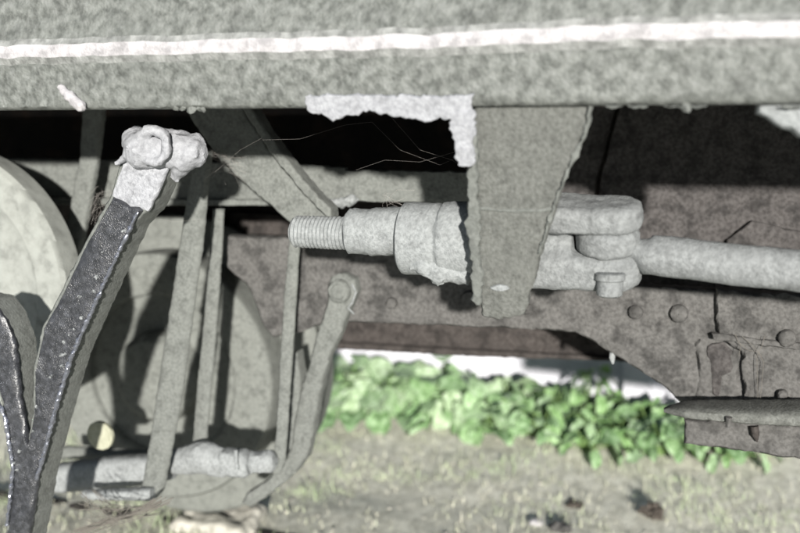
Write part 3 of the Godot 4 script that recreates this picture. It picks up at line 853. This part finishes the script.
func build_levers() -> void:
	var d := 1.05
	var lever := thing("black_lever", "big black tarred lever with a white crusted top, forking at the lower left", "lever", W(20, 540, d))
	var body := [[122, 150], [172, 158], [160, 184], [146, 212], [131, 227], [107, 280], [88, 322], [71, 361], [56, 412], [44, 458], [38, 480], [30, 530], [20, 580], [-20, 580], [5, 530], [12, 470], [5, 420], [-8, 378], [-28, 350], [-30, 296], [-8, 300], [5, 318], [15, 345], [20, 400], [27, 440], [31, 412], [32, 370], [41, 327], [57, 297], [82, 246], [109, 196]]
	part("bar", plate(body, d, 0.044, 0.004, 0.0012, 0.016, 0.0015, 50), M.dust, lever)
	var tarred := [[112, 197], [120, 200], [128, 205], [138, 207], [141, 211], [132, 223], [106, 278], [87, 320], [70, 359], [55, 410], [43, 456], [37, 478], [29, 530], [20, 575], [-15, 575], [7, 530], [14, 470], [7, 421], [-6, 378], [-26, 349], [-28, 298], [-9, 302], [4, 320], [14, 347], [19, 402], [27, 444], [33, 414], [34, 372], [43, 329], [59, 299], [84, 248]]
	var tarred_part := part("tarred_face", plate(tarred, d - 0.005, 0.008, 0.0035, 0.001, 0.010, 0.0022, 51), M.tar, lever, "glossy black tarred front face")
	# edge beads in pale metal, the bright glint put into their colour
	var edge := [W(138, 212, d - 0.006), W(131, 226, d - 0.006), W(106, 279, d - 0.006), W(87, 321, d - 0.006), W(70, 360, d - 0.006), W(55, 411, d - 0.006), W(43, 457, d - 0.006), W(36, 480, d - 0.006)]
	part("glint_bead", sweep(edge, [0.002, 0.003, 0.003, 0.003, 0.0034, 0.0034, 0.0034, 0.002], [0.0016, 0.0024, 0.0026, 0.0026, 0.003, 0.003, 0.003, 0.002], 12, 2.0, 0.002, 0.002, Vector3(0, 0, 1), 6, 90.0), M.edge_glint, lever)
	part("glint_bead", sweep([W(-10, 384, d - 0.006), W(6, 420, d - 0.006), W(13, 470, d - 0.006), W(7, 525, d - 0.006)], [0.003, 0.0035, 0.0035, 0.003], [0.0026, 0.003, 0.003, 0.0026], 12, 2.0, 0.002, 0.002, Vector3(0, 0, 1), 7, 90.0), M.edge_glint, lever)
	var specks := []
	var rng := RandomNumberGenerator.new()
	rng.seed = 31
	for i in 24:
		var t := rng.randf()
		var px := lerpf(112, 8, t) + rng.randf_range(-4, 22) * (1.0 - t * 0.5)
		var py := lerpf(212, 470, t) + rng.randf_range(-6, 6)
		if not Geometry2D.is_point_in_polygon(Vector2(px, py), PackedVector2Array(tarred.map(func(q): return Vector2(q[0], q[1])))): continue
		var s := rng.randf_range(0.001, 0.0024)
		specks.append(lathe(W(px, py, d - 0.006), Vector3(0, 0, 1), [[s * 1.2, -0.002], [s, 0.0006], [s * 0.6, 0.0016], [0.0002, 0.002]], 7, 0.003, i, 260.0))
	part("paint_specks", joined(specks), M.pale, lever).set_meta("kind", "stuff")
	part("white_collar", plate([[124, 160], [170, 164], [160, 186], [147, 211], [140, 208], [130, 207], [121, 201], [111, 196], [118, 178]], d - 0.003, 0.006, 0.002, 0.002, 0.01, 0.002, 52), M.flake, lever)
	var knob := func(p: Vector3) -> float:
		var s := capsule(p, W(143, 150, d - 0.005), W(190, 151, d + 0.012), 0.026, 0.02)
		s = smin(s, capsule(p, W(136, 140, d + 0.01), W(182, 143, d + 0.03), 0.018, 0.018), 0.012)
		s = smin(s, capsule(p, W(186, 158, d + 0.015), W(176, 176, d + 0.02), 0.02, 0.008), 0.01)
		s = smin(s, capsule(p, W(126, 158, d - 0.01), W(118, 163, d - 0.012), 0.007, 0.0035), 0.004)
		s = smin(s, capsule(p, W(196, 138, d + 0.02), W(202, 152, d + 0.022), 0.008, 0.008), 0.006)
		var bc := p - W(153, 146, d - 0.024)
		s = smin(s, Vector2(Vector2(bc.x, bc.y).length() - 0.021, bc.z).length() - 0.0065, 0.006)
		return s + bumpy(p, 0.0036, 42.0) + bumpy(p, 0.0012, 170.0)
	part("crusted_knuckle", nets(knob, W(143, 150, d) + Vector3(-0.075, -0.06, -0.08), W(190, 150, d) + Vector3(0.06, 0.07, 0.07), 0.0034), M.flake, lever, "lumpy white crust over the pivot")
	# J-shaped brake lever with its shoe
	var dj := 1.395
	var jl := thing("brake_hanger_lever", "flat grey lever hanging from a round bolt, hooking left at its foot", "lever", W(300, 470, dj))
	var lever_plate := part("lever_plate", plate([[331, 277], [343, 273], [354, 279], [357, 292], [352, 304], [347, 316], [339, 336], [328, 360], [320, 392], [314, 424], [310, 446], [306, 458], [296, 472], [284, 483], [268, 496], [250, 508], [241, 504], [246, 494], [262, 484], [276, 472], [286, 458], [291, 446], [294, 420], [300, 392], [308, 366], [316, 334], [322, 318], [327, 300], [327, 286]], dj, 0.022, 0.004, 0.001, 0.012, 0.0016, 55), M.dust, jl)
	part("pivot_bolt", lathe(W(340, 291, dj), Vector3(0, 0, 1), [[0.021, -0.004], [0.0205, 0.006], [0.017, 0.010], [0.013, 0.0105], [0.012, 0.008], [0.0005, 0.009]], 22, 0.0012, 3, 80.0), M.dust, lever_plate)
	part("shoe_toe", plate([[286, 360], [296, 352], [300, 378], [300, 420], [296, 452], [284, 462], [278, 452], [285, 410]], dj + 0.03, 0.03, 0.004, 0.001, 0.012, 0.001, 56), M.dust, jl)

func build_brake_gear() -> void:
	# four flat straps
	var a := thing("brake_strap", "short grey strap left of the black lever, its upper end in shade", "strap", W(66, 270, 1.33))
	part("strap_bar", plate([[82, 90], [104, 90], [97, 155], [88, 205], [77, 262], [70, 300], [50, 300], [57, 262], [69, 205], [79, 155]], 1.33, 0.012, 0.004, 0.0012, 0.01, 0.0012, 60), M.dust, a)
	var b := thing("brake_strap", "broad chamfered strap right of the black lever, bent into a stirrup at its foot", "strap", W(150, 500, 1.27))
	part("strap_bar", plate([[189, 180], [196, 150], [210, 150], [207, 182], [200, 250], [189, 330], [178, 410], [166, 470], [162, 490], [155, 499], [146, 502], [136, 499], [141, 482], [150, 430], [160, 360], [172, 285], [181, 225]], 1.27, 0.009, 0.005, 0.0011, 0.01, 0.0012, 61), M.dust, b)
	part("stirrup_foot", sweep([W(153, 494, 1.262), W(120, 494, 1.255), W(96, 495, 1.25), W(84, 493, 1.25)], [0.012, 0.014, 0.013, 0.008], [0.011, 0.0095, 0.008, 0.005], 16, 2.8, 0.0016, 0.006, Vector3(0, 0, 1), 3, 60.0), M.pale, b)
	var c := thing("brake_strap", "narrow strap in front of the dusty wheel, cut square at the top", "strap", W(200, 445, 1.38))
	part("strap_bar", plate([[212, 209], [223, 209], [221, 250], [216, 320], [211, 380], [205, 450], [191, 450], [197, 380], [203, 320], [208, 260]], 1.36, 0.006, 0.003, 0.0009, 0.01, 0.001, 63), M.dust, c)
	var e := thing("brake_strap", "narrow strap dropping from under the threaded end to the pull bar", "strap", W(280, 470, 1.36))
	part("strap_bar", plate([[291, 212], [300, 216], [299, 236], [296, 290], [292, 350], [288, 410], [284, 462], [279, 475], [272, 474], [276, 420], [280, 350], [284, 290]], 1.345, 0.006, 0.003, 0.0009, 0.01, 0.001, 64), M.dust, e)
	# pull bar
	var d := 1.335
	var p := thing("brake_pull_bar", "thick pale pull bar lying level across the foot of the straps", "bar", W(170, 480, d))
	part("bar", sweep([W(58, 478, d), W(110, 472, d), W(150, 469, d), W(172, 466, d)], [0.024, 0.025, 0.025, 0.022], [0.0265, 0.0285, 0.027, 0.022], 28, 3.0, 0.0016, 0.005, Vector3(0, 0, 1), 2, 45.0), M.pale, p)
	var fk := func(q: Vector3) -> float:
		var s := capsule(q, W(176, 461, d - 0.004), W(205, 457, d - 0.004), 0.024, 0.027)
		s = smin(s, capsule(q, W(205, 457, d - 0.004), W(222, 461, d - 0.004), 0.027, 0.022), 0.01)
		s = smin(s, capsule(q, W(214, 470, d - 0.01), W(222, 474, d - 0.01), 0.012, 0.007), 0.006)
		return s + bumpy(q, 0.003, 35.0)
	part("fork_end", nets(fk, W(176, 461, d) + Vector3(-0.045, -0.06, -0.045), W(222, 459, d) + Vector3(0.05, 0.06, 0.05), 0.0036), M.pale, p)
	var clamp_part := part("clamp", sweep([W(222, 462, d - 0.005), W(226, 462, d - 0.005), W(246, 463, d - 0.005), W(250, 463, d - 0.005)], [0.016, 0.022, 0.022, 0.017], [0.018, 0.024, 0.024, 0.018], 20, 3.0, 0.003, 0.005, Vector3(0, 0, 1), 5, 60.0), M.pale, p)
	part("nut", sweep([W(250, 462, d - 0.005), W(253, 462, d - 0.005), W(271, 461, d - 0.005), W(275, 461, d - 0.005)], [0.012, 0.019, 0.019, 0.012], [0.013, 0.0195, 0.0195, 0.012], 8, 2.2, 0.003, 0.005, Vector3(0, 0, 1), 6, 60.0), M.pale, p)
	part("cotter", sweep([W(236, 450, d - 0.03), W(237, 470, d - 0.034)], [0.003, 0.003], [0.003, 0.003], 8, 2.0, 0.0006), M.pale, clamp_part)
	var t := thing("thin_cross_bar", "thinner grey bar just above and behind the pull bar", "bar", W(110, 455, 1.36))
	part("bar", sweep([W(60, 452, 1.41), W(110, 454, 1.41), W(150, 456, 1.41), W(190, 457, 1.41)], [0.011, 0.012, 0.012, 0.011], [0.0125, 0.013, 0.0125, 0.012], 20, 2.2, 0.0016, 0.005, Vector3(0, 0, 1), 3, 60.0), M.dust, t)
	single("yellowish_plug", lathe(W(99.5, 436, 1.29), Vector3(0, 0, 1), [[0.0225, -0.012], [0.0265, -0.006], [0.0262, 0.0], [0.024, 0.002], [0.0005, 0.002]], 30, 0.001, 5, 60.0), M.yellow, "small round yellowish-white plug in the dark beside the wheel hub", "plug")

func build_small_things() -> void:
	var rng := RandomNumberGenerator.new()
	rng.seed = 9
	# dirty fibre hanging at the lower left
	var fibres := []
	for i in 16:
		var s := W(rng.randf_range(78, 96), rng.randf_range(486, 530), 1.16 + rng.randf_range(-0.02, 0.03))
		var f := W(rng.randf_range(108, 160), rng.randf_range(500, 516), 1.19 + rng.randf_range(-0.02, 0.03))
		var m := s.lerp(f, 0.5) + Vector3(rng.randf_range(-0.01, 0.01), rng.randf_range(-0.04, 0.012), rng.randf_range(-0.01, 0.01))
		fibres.append(strand([s, s.lerp(m, 0.6) + Vector3(0, rng.randf_range(-0.008, 0.004), 0), m, f], rng.randf_range(0.0003, 0.0007)))
	for i in 14:
		var s := W(rng.randf_range(70, 84), rng.randf_range(528, 540), 1.17)
		var f := W(rng.randf_range(148, 174), rng.randf_range(496, 506), 1.2)
		fibres.append(strand([s, s.lerp(f, 0.35) + Vector3(rng.randf_range(-0.004, 0.004), rng.randf_range(-0.006, 0.004), rng.randf_range(-0.004, 0.004)), s.lerp(f, 0.7) + Vector3(rng.randf_range(-0.004, 0.004), rng.randf_range(-0.01, 0.002), 0), f], rng.randf_range(0.0005, 0.0012)))
	single("fibre_tangle", joined(fibres), M.fibre, "tangle of dirty grey fibres hanging under the stirrup foot", "fibres", "", "stuff")
	# cobwebs
	for wv in [[[208, 160], [236, 172], [222, 150], 1.25, 22, "fine pale cobweb stretched between the broad strap and the diagonal brace"], [[92, 205], [112, 215], [96, 182], 1.2, 18, "thin reddish cobweb between the short strap and the black lever"], [[386, 204], [402, 206], [378, 192], 1.2, 9, "wisp of cobweb over the collar of the drawbar"]]:
		var list := []
		for i in wv[4]:
			var d: float = wv[3]
			var s := W(wv[0][0] + rng.randf_range(-5, 5), wv[0][1] + rng.randf_range(-14, 22), d + rng.randf_range(-0.02, 0.02))
			var f := W(wv[1][0] + rng.randf_range(-12, 14), wv[1][1] + rng.randf_range(-16, 16), d + rng.randf_range(0, 0.05))
			var m := W(wv[2][0] + rng.randf_range(-8, 8), wv[2][1] + rng.randf_range(-10, 20), d)
			list.append(strand([s, s.lerp(m, 0.55).lerp(f, 0.2), f.lerp(m, 0.4), f], rng.randf_range(0.00006, 0.00014)))
		single("cobweb", joined(list), M.web, wv[5], "cobweb", "", "stuff")
	var long := []
	for q in [[[262, 140], [300, 139], [345, 125], [372, 122]], [[372, 122], [400, 150], [440, 165], [456, 158]], [[392, 118], [420, 150], [452, 160], [470, 172]], [[356, 170], [385, 160], [420, 162], [462, 150]], [[155, 218], [175, 222], [200, 219]], [[262, 138], [240, 150], [215, 172]]]:
		var pp := []
		for s in q: pp.append(W(s[0], s[1], 1.12))
		long.append(strand(pp, 0.00006))
	single("cobweb", joined(long), M.web, "single long cobweb threads crossing the dark gap under the beam", "cobweb", "", "stuff")
	# wire by the lever bolt and wires on the casting
	single("bent_wire", strand([W(352, 284, 1.385), W(356, 292, 1.38), W(352, 303, 1.38), W(348, 308, 1.378), W(354, 314, 1.376)], 0.0018), M.pale, "short bent wire end beside the round lever bolt", "wire")
	var ws := []
	for q in [[[738, 342], [748, 350], [758, 352], [764, 362], [760, 402]], [[742, 336], [752, 345], [762, 356]], [[765, 336], [762, 346], [757, 356], [758, 400]], [[735, 334], [741, 346], [739, 356]]]:
		var pp := []
		for s in q: pp.append(W(s[0], s[1], 1.398))
		ws.append(strand(pp, 0.0004))
	single("hanging_wires", joined(ws), M.fibre, "thin dirty wires hanging down the grimy casting on the right", "wire", "", "stuff")
	single("small_hook", sweep([W(613, 348, 1.43), W(612, 358, 1.425), W(613, 364, 1.42)], [0.004, 0.0045, 0.002], [0.004, 0.0045, 0.002], 8, 2.0, 0.0008), M.pale, "tiny pale peg hanging below the frame plate above the plants", "peg")
	# stones and clods
	var spot := func(px: float, py: float) -> Vector3:
		var r := cam_basis * Vector3((px - 400.0) / FPX, -(py - 266.5) / FPX, -1.0)
		var q := Vector3(0, CAM_H, 0) + r * ((CAM_H + 0.035) / -r.y)
		return Vector3(q.x, gh(q.x, q.z), q.z)
	var flat: Vector3 = spot.call(222, 524)
	single("flat_stone", nets(func(p: Vector3) -> float:
		return rbox(p, flat + Vector3(0, 0.004, 0), Vector3(0.085, 0.022, 0.075), 0.012) + bumpy(p, 0.012, 14.0),
		flat - Vector3(0.13, 0.04, 0.12), flat + Vector3(0.13, 0.05, 0.12), 0.007), M.stone, "pale flat stone on the ground below the wheel", "stone")
	var white: Vector3 = spot.call(536, 526)
	single("white_pebble", nets(func(p: Vector3) -> float:
		return rbox(p, white + Vector3(0, 0.004, 0), Vector3(0.015, 0.008, 0.012), 0.008) + bumpy(p, 0.002, 60.0),
		white - Vector3(0.025, 0.02, 0.025), white + Vector3(0.025, 0.025, 0.025), 0.003), M.pale_edge, "small white pebble at the bottom edge", "pebble")
	for q in [[652, 516, 0.022, 0.024, "dark ragged clod of earth right of the small white pebble"], [575, 507, 0.018, 0.008, "flat dark clod beyond the small white pebble"], [560, 531, 0.022, 0.010, "grey stone at the bottom edge beside the small white pebble"]]:
		var at: Vector3 = spot.call(q[0], q[1])
		var w: float = q[2]
		var hh: float = q[3]
		single("clod", nets(func(p: Vector3) -> float:
			return rbox(p, at, Vector3(w, hh, w * 0.8), minf(w, hh) * 0.8) + bumpy(p, hh * 0.9, 45.0),
			at - Vector3(w, hh, w) * 1.8, at + Vector3(w, hh, w) * 1.8, 0.0035), M.clod if q[1] < 530 else M.frame, q[4], "clod" if q[1] < 530 else "stone")

func leaf_mesh(lobes: int, sd: int) -> ArrayMesh:
	# a leaf of unit length: stalk end at the origin, tip towards +z, folded along the midrib
	var rng := RandomNumberGenerator.new()
	rng.seed = sd
	var rim := []
	var k := 14
	for i in k + 1:
		var t := float(i) / k
		var an := lerpf(-PI * 0.93, PI * 0.93, t)
		var r := 0.5 * (1.0 + 0.10 * cos(an * lobes) + rng.randf_range(-0.05, 0.05))
		if lobes == 0: r = 0.5 * (0.62 + 0.38 * cos(an) * cos(an) + rng.randf_range(-0.03, 0.03))
		rim.append(Vector2(sin(an) * r * (1.0 if lobes else 0.85), 0.42 + cos(an) * r * 1.05))
	var v := PackedVector3Array()
	var uv := PackedVector2Array()
	var tris := PackedInt32Array()
	var bend := rng.randf_range(0.25, 0.5)
	var cup := rng.randf_range(0.1, 0.35)
	var shape := func(q: Vector2, wob: float) -> Vector3:
		return Vector3(q.x, cup * absf(q.x) - bend * maxf(0.0, q.y) * maxf(0.0, q.y) + wob, q.y)
	for i in 5:
		v.append(shape.call(Vector2(0, 0.9 * i / 4.0), -0.01))
		uv.append(Vector2(0.5, 0.9 * i / 4.0))
	for i in rim.size():
		v.append(shape.call(rim[i], 0.05 * sin(i * 2.1 + sd)))
		uv.append(Vector2(rim[i].x + 0.5, rim[i].y))
	for i in rim.size() - 1:
		var ma := clampi(int(round(rim[i].y / 0.225)), 0, 4)
		var mb := clampi(int(round(rim[i + 1].y / 0.225)), 0, 4)
		tris.append_array([5 + i, 5 + i + 1, ma])
		if ma != mb: tris.append_array([5 + i + 1, mb, ma])
	tris.append_array([5, 0, 5 + rim.size() - 1])
	return arr_mesh(v, tris, 50.0, uv)

func build_plants() -> void:
	var rng := RandomNumberGenerator.new()
	rng.seed = 64
	var broad := [leaf_mesh(5, 1), leaf_mesh(5, 2), leaf_mesh(7, 3)]
	var small := [leaf_mesh(0, 4), leaf_mesh(0, 5), leaf_mesh(3, 6)]
	# [pixel x of the stem, distance, height, kind]
	var beds := []
	for i in 15:
		beds.append([rng.randf_range(-4, 4) + lerpf(268, 505, i / 14.0), 2.36 + 0.14 * fposmod(i * 0.618, 1.0), rng.randf_range(0.085, 0.125), 0])
	for i in 17:
		beds.append([rng.randf_range(-5, 5) + lerpf(500, 735, i / 16.0), 2.31 + 0.2 * fposmod(i * 0.618 + 0.3, 1.0), rng.randf_range(0.065, 0.105), 1])
	for q in [[592, 2.49, 0.15, 1], [400, 2.48, 0.14, 0], [440, 2.49, 0.135, 0], [352, 2.49, 0.135, 0]]: beds.append(q)
	beds.sort_custom(func(a, b): return a[0] < b[0])
	var ordinals := ["first", "second", "third", "fourth", "fifth", "sixth", "seventh", "eighth", "ninth", "tenth", "eleventh", "twelfth", "thirteenth", "fourteenth", "fifteenth", "sixteenth", "seventeenth", "eighteenth", "nineteenth", "twentieth"]
	var nth := [0, 0]
	for bd in beds:
		var ground_at := W(bd[0], 430, bd[1])
		var at := Vector3(ground_at.x, gh(ground_at.x, ground_at.z), ground_at.z)
		var is_broad: bool = bd[3] == 0
		var depth_word := "close to the wall" if bd[1] > 2.45 else ("at the front" if bd[1] < 2.38 else "mid bed")
		var label := "%s %s plant from the left by the wall, %s" % [ordinals[nth[bd[3]]], "broad-leaved light green" if is_broad else "small-leaved bright green", depth_word]
		nth[bd[3]] += 1
		var pl := thing("leafy_plant", label, "plant", at, "broad-leaved plants by the wall" if is_broad else "small-leaved plants by the wall")
		var count := 17 if is_broad else 25
		var stems := []
		for i in count:
			var an := i * 2.4 + rng.randf_range(-0.5, 0.5)
			var f := (i + 0.6) / count
			var hgt: float = bd[2] * (0.22 + 0.8 * f) * rng.randf_range(0.8, 1.08)
			var out: float = (0.085 if is_broad else 0.08) * (1.1 - f * 0.75) * rng.randf_range(0.7, 1.25)
			var tip := Vector3(cos(an) * out, hgt, sin(an) * out)
			stems.append(sweep([at + Vector3(0, -0.01, 0), at + Vector3(tip.x * 0.35, tip.y * 0.6, tip.z * 0.35), at + tip], [0.0022, 0.0018, 0.0012], [0.0022, 0.0018, 0.0012], 5, 2.0, 0.0, 1.0, Vector3(0.3, 0, 1)))
			var leaf := MeshInstance3D.new()
			leaf.mesh = (broad if is_broad else small)[i % 3]
			var gi: int = rng.randi_range(0, 2) if is_broad else [1, 3, 3, 4, 0][rng.randi_range(0, 4)]
			if is_broad and f < 0.25: gi = 4
			leaf.material_override = M.leaf[gi]
			leaf.name = "leaf"
			pl.add_child(leaf, true)
			var size := (rng.randf_range(0.055, 0.085) if is_broad else rng.randf_range(0.036, 0.062))
			var yaw := atan2(cos(an), sin(an)) + rng.randf_range(-0.6, 0.6)
			leaf.transform = Transform3D(Basis(Vector3.UP, yaw) * Basis(Vector3.RIGHT, rng.randf_range(-0.45, 0.9)) * Basis(Vector3(0, 0, 1), rng.randf_range(-0.6, 0.6)) * Basis.from_scale(Vector3.ONE * size), tip - Vector3(0, 0, 0))
		part("stems", joined(stems), M.stem, pl)
